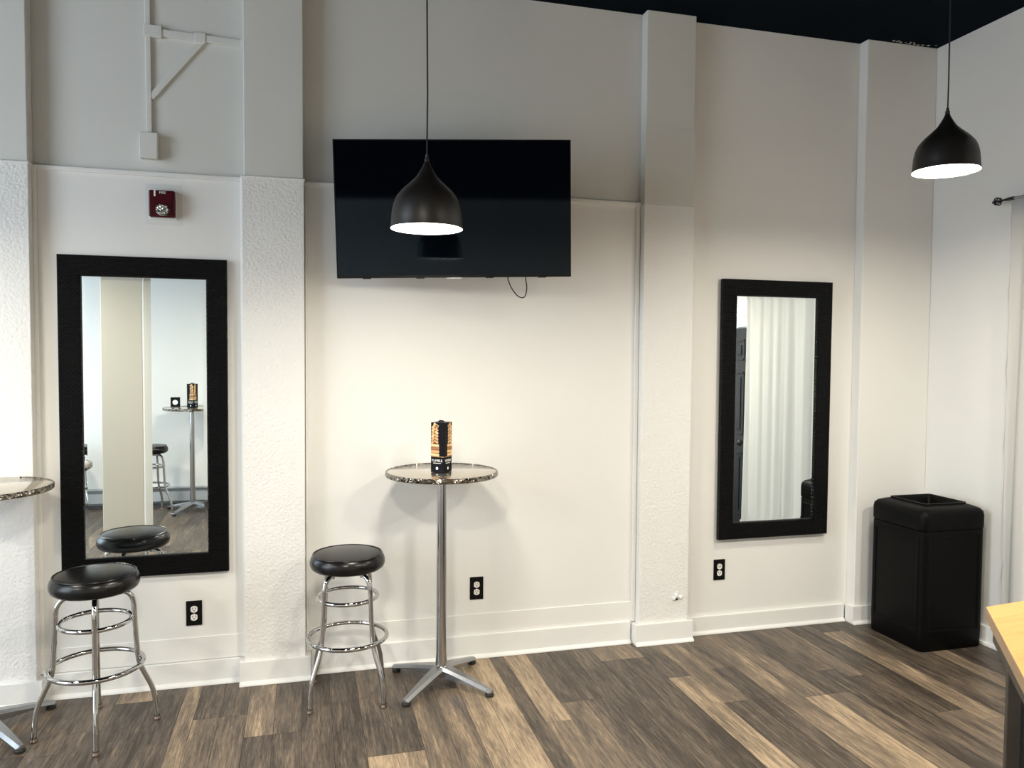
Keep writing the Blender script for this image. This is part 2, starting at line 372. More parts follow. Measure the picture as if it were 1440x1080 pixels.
# back wall: upper wall, and below the ledge a slightly thicker lower wall in the bays that have one
bm = BM()
add_box(bm, XL-.2, 1.95, YB, YB+.15, 0, RAIL-.01); add_box(bm, 1.95, XR+.2, YB, YB+.15, 0, H)
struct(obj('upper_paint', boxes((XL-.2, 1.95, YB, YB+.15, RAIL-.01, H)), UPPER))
P = [(-1.52, -1.21), (-.285, -.005), (1.826, 2.126), (3.262, XR)]
for x0, x1 in ((XL, -1.52), (-1.21, -.285), (-.005, 1.826)):
    add_box(bm, x0, x1, 4.020, YB, 0, RAIL)
    add_box(bm, x0, x1, 4.010, 4.020, RAIL-.022, RAIL)             # thin ledge
    add_box(bm, x0, x1, 4.014, 4.020, .12, .237)                   # taller old base board, painted over
struct(obj('wall_back', bm, WALL, bevel=.003))
YP = 3.967
for i, (x0, x1) in enumerate(P):
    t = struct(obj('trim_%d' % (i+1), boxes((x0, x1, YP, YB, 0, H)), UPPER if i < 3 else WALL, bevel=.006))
    if i < 2:
        struct(obj('lower_plaster', boxes((x0-.010, x1+.003, YP-.010, 4.02, .10, RAIL-.004), (x0-.016, x1+.008, YP-.014, 4.02, RAIL-.010, RAIL)), STUCCO, t, bevel=.004))
    if i == 2:
        struct(obj('lower_plaster', boxes((x0-.004, x1+.003, YP-.004, 4.02, .10, 2.485)), STUCCO, t, bevel=.004))
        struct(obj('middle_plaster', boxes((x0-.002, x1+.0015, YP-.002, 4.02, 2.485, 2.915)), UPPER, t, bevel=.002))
        bm = BM(); random.seed(4)
        for k in range(11):
            a = random.uniform(0, 2*PI); rr = random.uniform(.004, .030)
            bmesh.ops.create_icosphere(bm, subdivisions=1, radius=random.uniform(.006, .016), matrix=Matrix.Translation((2.058+rr*math.cos(a), YP-.004, .245+rr*.9*math.sin(a)+.02)))
        struct(obj('broken_plaster', bm, STUCCO, t))
        struct(obj('hole_shade', boxes((2.046, 2.056, YP-.022, YP-.006, .243, .252)), GAP, t))  # dark block stands in for the shade inside the broken plaster
# edge strips between lower wall and pilasters
struct(obj('trim_5', boxes((-.305, -.293, 4.004, 4.02, .12, RAIL), (-1.208, -1.19, 4.006, 4.02, .12, RAIL), (1.795, 1.82, 4.008, 4.02, .12, RAIL), (.001, .012, 4.006, 4.02, .12, RAIL-.03)), WALL, bevel=.004))
# base boards
def base_run(bm, x0, x1, yf, h, t=.020):
    add_box(bm, x0, x1, yf-t, yf, 0, h)
    v = [bm.verts.new(p) for p in ((x0, yf-t, 0), (x0, yf-t-.017, 0), (x0, yf-t-.014, .010), (x0, yf-t, .021), (x1, yf-t, 0), (x1, yf-t-.017, 0), (x1, yf-t-.014, .010), (x1, yf-t, .021))]
    for f in ((0, 1, 2, 3), (7, 6, 5, 4), (1, 5, 6, 2), (2, 6, 7, 3), (0, 4, 5, 1)): bm.faces.new([v[i] for i in f])
bm = BM()
for x0, x1, yf, h in ((XL, -1.55, 4.02, .12), (-1.18, -.315, 4.02, .118), (.025, 1.79, 4.02, .124), (2.15, 3.235, YB, .105),
                      (-1.55, -1.18, YP-.010, .115), (-.318, .024, YP-.010, .118), (1.796, 2.155, YP-.004, .120), (3.24, XR, YP, .110)):
    base_run(bm, x0, x1, yf, h)
for x0, x1 in ((-1.55, -1.18), (-.318, .024), (1.796, 2.155), (3.24, XR)): add_box(bm, x0+.001, x1-.001, YP-.003, 4.02, 0, .114 if x0 < 3 else .108)
struct(obj('baseboard_back', bm, TRIMM, bevel=.0025))
# right wall with a charcoal door
struct(obj('wall_right', boxes((XR, XR+.15, YF-.2, 1.14, 0, H), (XR, XR+.15, 2.06, YB, 0, H), (XR, XR+.15, 1.14, 2.06, 1.90, H), (XR-.008, XR, YF, 2.09, 2.0, 2.006)), WALL))
bm = BM(); add_box(bm, XR-.018, XR, 2.06, 3.99, 0, .11); add_box(bm, XR-.03, XR-.018, 2.06, 3.99, 0, .02); add_box(bm, XR-.018, XR, YF, 1.14, 0, .11)
struct(obj('baseboard_right', bm, TRIMM, bevel=.003))
d = struct(obj('door_1', boxes((XR+.02, XR+.06, 1.15, 2.05, .005, 1.89)), DOORM))
bm = BM()
for y0, y1 in ((1.27, 1.55), (1.66, 1.95)):
    for z0, z1 in ((.2, .78), (.93, 1.5), (1.6, 1.79)):
        add_box(bm, XR+.012, XR+.02, y0, y1, z0, z0+.02); add_box(bm, XR+.012, XR+.02, y0, y1, z1-.02, z1)
        add_box(bm, XR+.012, XR+.02, y0, y0+.02, z0, z1); add_box(bm, XR+.012, XR+.02, y1-.02, y1, z0, z1)
        add_box(bm, XR+.010, XR+.02, y0+.05, y1-.05, z0+.05, z1-.05)
struct(obj('door_panel', bm, DOORM, d, bevel=.004))
bm = BM(); add_tube(bm, [(XR+.02, 2.0, .87), (XR-.03, 2.0, .87)], .012); bmesh.ops.create_uvsphere(bm, u_segments=20, v_segments=12, radius=.028, matrix=Matrix.Translation((XR-.045, 2.0, .87)))
struct(obj('door_knob', bm, BLKIRON, d, True))
# front wall, left wall with the shop window
wf = struct(obj('wall_front', boxes((XL-.2, XR+.2, YF-.15, YF, 0, H)), WALL))
struct(obj('dark_soffit', boxes((XL, XR, YF, YF+.02, 2.73, H)), CEIL, wf)); struct(obj('picture_rail', boxes((XL, XR, YF, YF+.025, 2.705, 2.73)), TRIMM, wf))
WY0, WY1, WZ0, WZ1 = -.2, 3.4, .6, 2.9
struct(obj('wall_left', boxes((XL-.15, XL, YF-.2, WY0, 0, H), (XL-.15, XL, WY1, YB, 0, H), (XL-.15, XL, WY0, WY1, 0, WZ0), (XL-.15, XL, WY0, WY1, WZ1, H)), WALL))
wn = struct(obj('window_1', boxes((XL-.11, XL-.03, WY0, WY0+.06, WZ0, WZ1), (XL-.11, XL-.03, WY1-.06, WY1, WZ0, WZ1), (XL-.11, XL-.03, WY0+.06, WY1-.06, WZ0, WZ0+.06),
            (XL-.11, XL-.03, WY0+.06, WY1-.06, WZ1-.06, WZ1), (XL-.10, XL-.04, 1.57, 1.63, WZ0+.06, WZ1-.06)), TRIMM))
struct(obj('window_pane', boxes((XL-.075, XL-.069, WY0+.06, 1.57, WZ0+.06, WZ1-.06), (XL-.075, XL-.069, 1.63, WY1-.06, WZ0+.06, WZ1-.06)), PANE, wn))
pl_ = struct(obj('pillar', boxes((-1.75, -1.41, .16, .50, 0, H)), PILL, bevel=.008)); struct(obj('painted_lit_side', boxes((-1.41, -1.398, .162, .498, 0, H)), WALL, pl_))  # white slab puts the pillar's daylit side into its colour

# ------------------------------------------------------------------ pendant lamps
PG = 'black dome pendant lamps'
prof = [(.250, .0090), (.236, .0145), (.222, .0217), (.207, .031), (.193, .040), (.178, .055), (.164, .070), (.150, .086), (.135, .100), (.12, .112), (.106, .119), (.092, .124), (.063, .130), (.034, .1325), (.012, .134), (0, .136)]
def make_pendant(loc, label, glow=None):
    t = thing('pendant_lamp', label, 'lamp', loc, 0, PG)
    bm = BM(); add_lathe(bm, prof, 64); sh = obj('lamp_shade', bm, SHADE, t, True, angle=80)
    bm = BM(); add_lathe(bm, [(z-.001 if z > .2 else z, r-.0022) for z, r in prof], 64); add_lathe(bm, [(0, .136), (0, .1338)], 64)
    obj('shade_lining', bm, SHADEIN, sh, True, angle=80)
    bm = BM(); add_lathe(bm, [(.262, .005), (.262, .0085), (.258, .0095), (.246, .0095), (.240, .006)], 24, cap0=True); add_lathe(bm, [(.262, .003), (.275, .006), (.262, .006)], 20)
    obj('cord_grip', bm, CORD, t, True)
    bm = BM(); add_lathe(bm, [(.205, .018), (.075, .018), (.066, .015)], 24, cap0=True, cap1=True); obj('socket', bm, SHADEIN, t, True)
    bm = BM(); add_lathe(bm, [(.014, .1285), (.010, .110), (.007, .070), (.006, 0)], 48); obj('diffuser', bm, glow or BULB, t, True, angle=180)
    top = H - loc[2]
    bm = BM(); add_tube(bm, [(0, 0, .262), (.002, .001, top*.35), (-.002, 0, top*.65), (0, 0, top-.02)], .0030, 8); obj('cord', bm, CORD, t, True)
    bm = BM(); add_lathe(bm, [(top-.025, .02), (top-.02, .055), (top, .06)], 32, cap0=True, cap1=True); obj('ceiling_canopy', bm, SHADE, t, True)
    return t
make_pendant((.443, 2.895, 2.114), 'black dome pendant lamp hanging in front of the wall mounted television')
make_pendant((2.725, 2.803, 2.463), 'black dome pendant lamp hanging near the ceiling corner above the trash bin')
for k, (lx, ly, lz) in enumerate([(-1.85, 2.9, 2.30), (-.20, 1.1, 2.49), (1.72, 1.1, 2.49), (-2.6, 1.1, 2.49), (2.95, 1.35, 2.49)]):  # last lamp is added out of view to brighten the right and centre
    make_pendant((lx, ly, lz), ['black dome pendant lamp over the left steel bar table', 'black dome pendant lamp between the beige pillar and the back wall',
                                'black dome pendant lamp hanging over the octagonal wood table', 'black dome pendant lamp nearest the left shop window', 'added unseen black dome pendant lamp nearest the charcoal door'][k], BULB_B if k else BULB)

# ------------------------------------------------------------------ television
tv = thing('television', 'large black flat screen television on the back wall, angled towards the room', 'television')
tc_ = Vector((.7027, 3.72, 2.3492)); yaw, tilt, tw = -.197, .061, 1.1474; th = tw*.5755
Rv = Vector((math.cos(yaw), math.sin(yaw), 0)); N = Vector((-math.sin(yaw), math.cos(yaw), 0))
U = Vector((0, 0, 1))*math.cos(tilt) - N*math.sin(tilt)
Rv, U = Rv + .0219*U, U - .0219*Rv; Bk = Rv.cross(U)*-1
if Bk.dot(N) < 0: Bk = -Bk
tv.matrix_world = Matrix(((Rv.x, Bk.x, U.x, tc_.x), (Rv.y, Bk.y, U.y, tc_.y), (Rv.z, Bk.z, U.z, tc_.z), (0, 0, 0, 1)))
hw, hh = tw/2, th/2
obj('case', boxes((-hw, hw, .004, .030, -hh, hh), (-hw*.7, hw*.7, .030, .052, -hh*.85, hh*.35)), TVBODY, tv, bevel=.003)
obj('screen', boxes((-hw+.006, hw-.006, 0, .004, -hh+.012, hh-.006)), SCREEN, tv)
bz = obj('bezel', boxes((-hw, hw, -.002, .004, -hh, -hh+.012), (-hw, hw, -.002, .004, hh-.006, hh), (-hw, -hw+.006, -.002, .004, -hh+.012, hh-.006), (hw-.006, hw, -.002, .004, -hh+.012, hh-.006)), TVBODY, tv)
obj('control_bar', boxes((-.04, .03, -.003, .012, -hh-.006, -hh)), RODM, tv)
for fx in (-.43, -.17, .17, .43): obj('foot_slot', boxes((fx-.02, fx+.02, .0, .012, -hh-.004, -hh)), TVBODY, tv)
bm = BM(); inv = tv.matrix_world.inverted()
a = inv @ Vector((.43, 4.010, 2.35)); add_tube(bm, [a, (-.06, .10, 0), (0, .06, 0), (0, .05, 0)], .016)
add_box(bm, -.2, .2, .052, .06, -.15, .15)
obj('wall_bracket', bm, BLKIRON, tv)
wp = obj('wall_plate', boxes((-.13, .13, -.004, .004, -.13, .13)), BLKIRON, tv); wp.matrix_local = inv @ Matrix.Translation((.43, 4.016, 2.35))
bm = BM(); cx0, cx1 = hw - .098*tw/.336*.28*1.0, 0
xa, xb = (711-638.5)/336*tw+.012, (741-638.5)/336*tw+.005
pts = [(xa, .03, -hh+.01), (xa+.004, .03, -hh-.02), (xa+.022, .035, -hh-.06), (xa+.05, .04, -hh-.095), (xa+.078, .04, -hh-.105), (xb-.004, .04, -hh-.09), (xb+.002, .035, -hh-.05), (xb-.004, .03, -hh-.02), (xb-.004, .03, -hh+.01)]
add_tube(bm, fillet(pts, .03, 5), .0028, 8); obj('cable', bm, CORD, tv, True)

# ------------------------------------------------------------------ framed wall mirrors
def make_mirror(loc, label):
    t = thing('wall_mirror', label, 'mirror', loc, 0, 'tall black framed mirrors')
    W2, Z2, fw, ty = .370, .765, .096, .030                   # local: y = 0 at the wall, front towards -y
    bm = BM()
    def ring(pts): return [bm.verts.new(p) for p in pts]
    def rect(hx, hz, y): return [(-hx, y, -hz), (hx, y, -hz), (hx, y, hz), (-hx, y, hz)]
    rs = [ring(rect(W2, Z2, 0)), ring(rect(W2, Z2, -ty+.004)), ring(rect(W2-.004, Z2-.004, -ty)), ring(rect(W2-fw+.006, Z2-fw+.006, -ty+.004)), ring(rect(W2-fw, Z2-fw, -ty+.010)), ring(rect(W2-fw, Z2-fw, -.006)), ring(rect(W2-fw, Z2-fw, 0))]
    for a, b in zip(rs, rs[1:]):
        for i in range(4): bm.faces.new((a[i], a[(i+1) % 4], b[(i+1) % 4], b[i]))
    obj('frame', bm, FRAME, t)
    gx, gz, bw = W2-fw-.0005, Z2-fw-.0005, .016
    bm = BM(); o_ = ring(rect(gx, gz, -.0085)); i_ = ring(rect(gx-bw, gz-bw, -.0088))
    bm.faces.new(i_)
    for i in range(4): bm.faces.new((o_[i], o_[(i+1) % 4], i_[(i+1) % 4], i_[i]))
    b_ = ring(rect(gx, gz, -.004)); bm.faces.new(b_[::-1])
    for i in range(4): bm.faces.new((b_[i], b_[(i+1) % 4], o_[(i+1) % 4], o_[i]))
    obj('mirror_glass', bm, MIRROR, t)
    return t
m1 = make_mirror((-.738, 4.020, 1.327), 'tall black woven framed mirror under the red fire alarm, reflecting a beige pillar')
m2 = dup(m1, (2.712, 4.0265, 1.3255), 0, 'tall black woven framed mirror beside the corner, reflecting the white curtain and dark door')
for sz in (.53, -.57): obj('spacer', boxes((-.2, .2, 0, .0135, sz-.03, sz+.03)), RUBBER, m2)

# ------------------------------------------------------------------ outlets
def make_outlet(loc, label, rz=0.0):
    t = thing('power_outlet', label, 'outlet', loc, rz, 'black power outlets')
    obj('cover_plate', boxes((-.037, .037, -.006, 0, -.0615, .0615)), OUTB, t, bevel=.002)
    for s in (1, -1):
        bm = BM(); n = 24
        pl = [(max(-.0155, min(.0155, .0185*math.cos(2*PI*k/n))), .0165*math.sin(2*PI*k/n)) for k in range(n)]
        a = [bm.verts.new((x, -.0085, z+s*.020)) for x, z in pl]; b = [bm.verts.new((x, -.006, z+s*.020)) for x, z in pl]
        bm.faces.new(a)
        for i in range(n): bm.faces.new((a[i], b[i], b[(i+1) % n], a[(i+1) % n]))
        r = obj('receptacle', bm, OUTW, t)
        obj('slots', boxes((-.0075, -.0050, -.0090, -.0084, s*.020, s*.020+.009), (.0050, .0075, -.0090, -.0084, s*.020, s*.020+.009), (-.0025, .0025, -.0090, -.0084, s*.020-.009, s*.020-.004)), OUTB, r)
    bm = BM(); add_tube(bm, [(0, -.0058, 0), (0, -.0075, 0)], .003, 10); obj('screw', bm, RODM, t)
    return t
make_outlet((-.533, 4.020, .357), 'black outlet plate with white sockets under the left mirror')
make_outlet((.892, 4.020, .377), 'black outlet plate with white sockets right of the centre bar table')
make_outlet((2.371, YB, .374), 'black outlet plate with white sockets under the right mirror')

# ------------------------------------------------------------------ fire alarm strobe
al = thing('fire_alarm', 'dark red fire alarm with clear strobe on the back wall above the left mirror', 'fire alarm', (-.654, 4.020, 2.346))
obj('wall_patch', boxes((-.078, .085, -.0008, 0, -.095, .098)), GREYP, al)
obj('back_plate', boxes((-.062, .060, -.010, -.0008, -.070, .066)), WHITE, al, bevel=.003)
obj('housing', boxes((-.058, .058, -.046, -.010, -.064, .063)), RED, al, bevel=.009, segs=3)
bm = BM(); n = 20
pl = [(.003+.030*max(-1, min(1, 1.15*math.cos(2*PI*k/n))), -.031+.028*math.sin(2*PI*k/n)) for k in range(n)]
a = [bm.verts.new((x, -.046, z)) for x, z in pl]; b = [bm.verts.new((.003+(x-.003)*.82, -.064, -.031+(z+.031)*.82)) for x, z in pl]
bm.faces.new(b)
for i in range(n): bm.faces.new((a[i], a[(i+1) % n], b[(i+1) % n], b[i]))
obj('strobe_lens', bm, LENS, al)
text_mesh('lettering', 'FIRE', .0165, WHITE, al, Matrix.Translation((.004, -.0462, .050)) @ Matrix.Rotation(PI/2, 4, 'X'))
obj('painted_highlight', boxes((-.034, -.026, -.0475, -.045, .032, .061)), WHITE, al, bevel=.001)  # white bar painted on as a highlight of the red housing

# ------------------------------------------------------------------ painted conduit
cd = thing('wire_raceway', 'white painted surface wire raceway with a diagonal branch high on the left wall bay', 'conduit', (-.713, YB, 2.62))
def bar(p, q, wd, dp):
    p, q = Vector(p), Vector(q); dv = (q-p).normalized(); nv = Vector((-dv.z, 0, dv.x))*wd/2
    bm = BM(); v = [bm.verts.new(c + s*nv + Vector((0, y, 0))) for y in (0, -dp) for c in (p, q) for s in (1, -1)]
    for f in ((0, 1, 3, 2), (4, 6, 7, 5), (0, 4, 5, 1), (2, 3, 7, 6), (0, 2, 6, 4), (1, 5, 7, 3)): bm.faces.new([v[i] for i in f])
    return bm
Z0 = 2.62
obj('vertical_channel', bar((0, 0, 0), (-.004, 0, H-Z0), .024, .016), UPPER, cd, bevel=.003)
obj('horizontal_channel', bar((0, 0, 3.163-Z0), (.428, 0, 3.150-Z0), .034, .016), UPPER, cd, bevel=.003)
obj('diagonal_channel', bar((.008, 0, 2.853-Z0), (.243, 0, 3.150-Z0), .030, .014), UPPER, cd, bevel=.003)
for fb in ((-.020, .060, -.0205, 0, 3.135-Z0, 3.192-Z0), (.205, .255, -.020, 0, 3.13-Z0, 3.18-Z0), (.416, .426, -.02, 0, 3.125-Z0, 3.175-Z0)): obj('fitting', boxes(fb), UPPER, cd, bevel=.003)
obj('junction_box', boxes((-.040, .040, -.042, 0, -.060, .062)), UPPER, cd, bevel=.004)

# ------------------------------------------------------------------ bar stools
def circ(r, z, n=64): return [(r*math.cos(2*PI*i/n), r*math.sin(2*PI*i/n), z) for i in range(n)]
def make_stool(loc, rz, label):
    t = thing('bar_stool', label, 'stool', loc, rz, 'black vinyl swivel bar stools')
    bm = BM()
    add_lathe(bm, [(.616, 0), (.616, .140), (.619, .158), (.628, .170), (.642, .176), (.660, .176), (.675, .171), (.685, .163), (.689, .158), (.692, .145), (.698, .10), (.701, .05), (.702, 0)], 72)
    st = obj('seat', bm, BLACKV, t, True, angle=80)
    bm = BM(); add_tube(bm, circ(.1605, .6885), .0042, 8, True); obj('piping', bm, BLACKV, st, True)
    rt = .0112
    for k in range(4):
        a = k*PI/2; c, s = math.cos(a), math.sin(a)
        pts = fillet([(.010, 0, .602), (.146, 0, .602), (.152, 0, .46), (.163, 0, .275), (.227, 0, .135), (.236, 0, .012)], [.075, .03, .05, .05], 7)
        bm = BM(); add_tube(bm, [(p[0]*c, p[0]*s, p[2]) for p in pts], rt, 14)
        lg = obj('leg', bm, CHROME, t, True)
        bm = BM(); add_lathe(bm, [(0, .012), (.003, .0155), (.008, .0155), (.012, .0128), (.020, .0128)], 20, (.236*c, .236*s), cap0=True); obj('foot_glide', bm, GLIDE, lg, True)
    bm = BM(); add_tube(bm, circ(.1400, .482), .0100, 12, True); obj('upper_ring', bm, CHROME, t, True)
    bm = BM(); add_tube(bm, circ(.1850, .288), .0105, 12, True); obj('foot_ring', bm, CHROME, t, True)
    bm = BM(); add_box(bm, -.11, .11, -.016, .016, .606, .620); add_box(bm, -.016, .016, -.11, .11, .606, .620)
    for k in range(4):
        a = k*PI/2; add_tube(bm, [(.088*math.cos(a), .088*math.sin(a), .610), (.088*math.cos(a), .088*math.sin(a), .585)], .0035, 8)
    obj('seat_plate', bm, BLKIRON, t)
    return t
s1 = make_stool((-.877, 3.624, 0), math.radians(12), 'chrome stool with black vinyl seat in front of the left mirror')
s2 = dup(s1, (.193, 3.714, 0), math.radians(41), 'chrome stool with black vinyl seat beside the centre bar table')
dup(s1, (-1.52, -.36, 0), math.radians(20), 'chrome stool with black vinyl seat by the front wall, seen in the left mirror')
dup(s1, (-2.36, -.42, 0), math.radians(50), 'chrome stool mostly hidden behind the beige pillar in the mirror')

# ------------------------------------------------------------------ steel bar tables
def make_table(loc, rz, label):
    t = thing('bar_table', label, 'table', loc, rz, 'round steel bar tables')
    bm = BM(); add_lathe(bm, [(1.047, 0), (1.047, .268), (1.0665, .270), (1.0675, .268), (1.0675, 0)], 96); obj('tabletop', bm, TOPM, t, True)
    bm = BM(); add_lathe(bm, [(1.045, .262), (1.045, .274), (1.049, .277), (1.064, .277), (1.0685, .274), (1.0690, .268), (1.0665, .266)], 96); obj('rim', bm, RIMM, t, True)
    bm = BM(); add_lathe(bm, [(.07, .0300), (.16, .0270), (.30, .0255), (.626, .0250)], 32, cap0=True); add_lathe(bm, [(.626, .0232), (.632, .0232)], 32)
    add_lathe(bm, [(.632, .0245), (1.02, .0232), (1.032, .034), (1.047, .10)], 32, cap1=True)
    obj('pole', bm, BRUSH, t, True)
    bm = BM(); add_lathe(bm, [(.050, .040), (.088, .038), (.098, .031), (.100, .0)], 32, cap0=True); obj('hub', bm, ALU, t, True, angle=60)
    for k in range(4):
        a = k*PI/2; M = Matrix.Rotation(a, 4, 'Z'); bm = BM(); rows = []
        n = 12
        for i in range(n+1):
            u = i/n; x = .012 + u*.276
            top = .096 - .060*(u**1.15); bot = .050*(1-u)**.8*(1-.0*u) + .020*u - .012*math.sin(u*PI)*(1-u) + .006*math.sin(PI*u)
            wd = .034*(1-u) + .019*u; ch = .010
            rows.append([bm.verts.new((x, y, z)) for y, z in ((-wd, bot), (-wd, top-ch*1.4), (-wd+ch, top), (wd-ch, top), (wd, top-ch*1.4), (wd, bot))])
        for p, q in zip(rows, rows[1:]):
            for i in range(6): bm.faces.new((p[i], p[(i+1) % 6], q[(i+1) % 6], q[i]))
        bm.faces.new(rows[0][::-1])
        e = [bm.verts.new((.299, y*.7, z)) for y, z in ((-.019, .021), (-.019, .028), (-.011, .033), (.011, .033), (.019, .028), (.019, .021))]
        for i in range(6): bm.faces.new((rows[-1][i], rows[-1][(i+1) % 6], e[(i+1) % 6], e[i]))
        bm.faces.new(e)
        bm.transform(M); lg = obj('foot', bm, ALU, t, True, angle=35)
        bm = BM(); add_lathe(bm, [(0, .018), (.003, .0215), (.012, .0215), (.015, .017), (.022, .014)], 24, (.283, 0), cap0=True, cap1=True); bm.transform(M); obj('foot_glide', bm, RUBBER, lg, True)
    return t
t1 = make_table((.650, 3.731, 0), math.radians(45), 'round steel bar table under the television with a game box on top')
dup(t1, (-1.335, 3.70, 0), math.radians(45), 'round steel bar table cut off by the left picture edge')
dup(t1, (-1.125, -.43, 0), math.radians(30), 'round steel bar table by the front wall, seen in the left mirror')

# ------------------------------------------------------------------ tumbling block game carton
def make_carton(loc, rz, label):
    t = thing('game_box', label, 'box', loc, rz, 'block game cartons')
    a, hz = .0375, .243
    obj('carton', boxes((-a, a, -a, a, 0, hz)), CARTON, t, bevel=.0015)
    bm = BM(); add_tube(bm, [(-.018, .005, hz), (-.010, .002, hz+.006), (.010, -.002, hz+.006), (.018, -.005, hz)], .0035, 8); obj('handle', bm, CARTON, t, True)
    def quad(bm, cx, cz, wx, wz, ang, mi):
        c, s = math.cos(ang), math.sin(ang)
        v = []
        for ux, uz in ((-wx, -wz), (wx, -wz), (wx, wz), (-wx, wz)):
            x = cx + ux*c - uz*s; z = cz + ux*s + uz*c
            x = max(-a+.001, min(a-.001, x)); v.append(bm.verts.new((x, -a-.0005, z)))
        f = bm.faces.new(v); f.material_index = mi
    for fi, rot in enumerate((0, PI/2, PI, -PI/2)):
        bm = BM(); rnd = random.Random(3+fi)
        side_w = .0115
        sgn = -1 if fi % 2 == 0 else 1                       # the stacks stand on the outer sides, the dark gap wraps round the corner
        for k in range(10):
            z = .087 + k*.0150; mi = 2 if k == 2 else rnd.choice((0, 0, 1))
            if k < 4:
                quad(bm, sgn*.0145 + rnd.uniform(-.002, .002), z, .0230, .0064, rnd.uniform(-.04, .04), mi)
            else:
                lean = (k-3)*.09
                quad(bm, sgn*(.0265-.0004*k), z, .0105, .0058, sgn*(-.30-lean), mi)
                quad(bm, sgn*(.0085-.0004*k), z+.002, .0125-.0004*k, .0056, sgn*(.25+lean), rnd.choice((0, 1, 1)))
                quad(bm, sgn*(.0200-.0004*k), z-.003, .0040, .0030, sgn*.3, 2)
        quad(bm, sgn*.008, .231, .0150, .0050, -sgn*-.55, 0)
        quad(bm, .001, .0775, .034, .0012, 0, 1)
        bm.transform(Matrix.Rotation(rot, 4, 'Z')); pr = obj('printed_blocks', bm, [TAN1, TAN2, TAN3], t)
        Mr = Matrix.Rotation(rot, 4, 'Z')
        text_mesh('lettering', 'TUMBLE', .0165, WHITE, t, Mr @ Matrix.Translation((-.003, -a-.0006, .058)) @ Matrix.Rotation(PI/2, 4, 'X'), .0003)
        bm = BM(); quad(bm, -.003, .046, .021, .0012, 0, 0); bm.transform(Mr); obj('printed_line', bm, WHITE, t); bm = BM()
        n = 14; vv = [bm.verts.new((-.003+.0062*math.cos(2*PI*i/n), -a-.0006, .021+.0075*math.sin(2*PI*i/n))) for i in range(n)]; bm.faces.new(vv)
        bm.transform(Mr); obj('printed_dot', bm, WHITE, t)
    return t
b1 = make_carton((.640, 3.69, 1.0690), math.radians(-39), 'tall black block game carton standing on the centre bar table')
dup(b1, (-1.115, -.40, 1.0690), math.radians(205), 'tall black block game carton on the table reflected in the left mirror')
# small things on the other tables
tag(obj('wood_coaster', boxes((-1.31, -1.232, 3.56, 3.63, 1.0690, 1.0755), (-1.305, -1.236, 3.563, 3.627, 1.0755, 1.081)), COASTM, bevel=.001), 'small dark wooden block lying on the left bar table', 'coaster')
ts = thing('table_card', 'small black card holder with white disc on the reflected bar table', 'card', (-1.295, -.52, 1.0690))
obj('card_body', boxes((-.045, .045, -.012, .012, 0, .10)), OUTB, ts, bevel=.002)
bm = BM(); n = 20; vv = [bm.verts.new((.026*math.cos(2*PI*i/n), .0125, .048+.026*math.sin(2*PI*i/n))) for i in range(n)]; bm.faces.new(vv); obj('white_disc', bm, WHITE, ts)

# ------------------------------------------------------------------ trash bin
tb = thing('trash_bin', 'square black plastic trash bin in the corner with an open top', 'trash bin', (3.506, 3.668, 0))
tb.scale = (1.085, 1.03, 1.055)
def rsq(h, r, z, n=6):
    out = []
    for cx, cy, a0 in ((h-r, h-r, 0), (-h+r, h-r, PI/2), (-h+r, -h+r, PI), (h-r, -h+r, 1.5*PI)):
        for i in range(n+1):
            a = a0 + PI/2*i/n; out.append((cx+r*math.cos(a), cy+r*math.sin(a), z))
    return out
def loft(bm, loops, cap0=False, cap1=False):
    L = [[bm.verts.new(p) for p in lp] for lp in loops]; n = len(L[0])
    for a, b in zip(L, L[1:]):
        for i in range(n): bm.faces.new((a[i], a[(i+1) % n], b[(i+1) % n], b[i]))
    if cap0: bm.faces.new(L[0][::-1])
    if cap1: bm.faces.new(L[-1])
bm = BM(); loft(bm, [rsq(.190, .03, 0), rsq(.196, .03, .008), rsq(.198, .03, .10), rsq(.1975, .032, .62), rsq(.1975, .032, .640), rsq(.193, .030, .643), rsq(.193, .030, .652)], True, True)
body = obj('body', bm, PLASTIC, tb, True, angle=50)
for k in range(4):
    bm = BM(); M = Matrix.Rotation(k*PI/2, 4, 'Z')
    # raised stiles and bottom rail around a recessed panel
    for b in ((-.17, -.150, -.2015, -.190, .10, .615), (.150, .17, -.2015, -.190, .10, .615), (-.15, .15, -.2015, -.190, .10, .115), (-.15, .15, -.2015, -.190, .603, .615)): add_box(bm, *b)
    bm.transform(M); obj('side_panel', bm, PLASTIC, tb, bevel=.003)
bm = BM()
loft(bm, [rsq(.186, .03, .647), rsq(.199, .032, .647), rsq(.200, .034, .650), rsq(.201, .036, .715), rsq(.199, .040, .735), rsq(.188, .042, .750), rsq(.165, .04, .760), rsq(.135, .02, .768), rsq(.135, .02, .776), rsq(.126, .018, .776), rsq(.118, .016, .765), rsq(.112, .016, .66)])
obj('lid', bm, PLASTIC, tb, True, angle=50)
bm = BM(); loft(bm, [rsq(.1125, .016, .657), rsq(.112, .016, .6585)], True, True); obj('bin_opening', bm, PLASTIC_IN, tb)

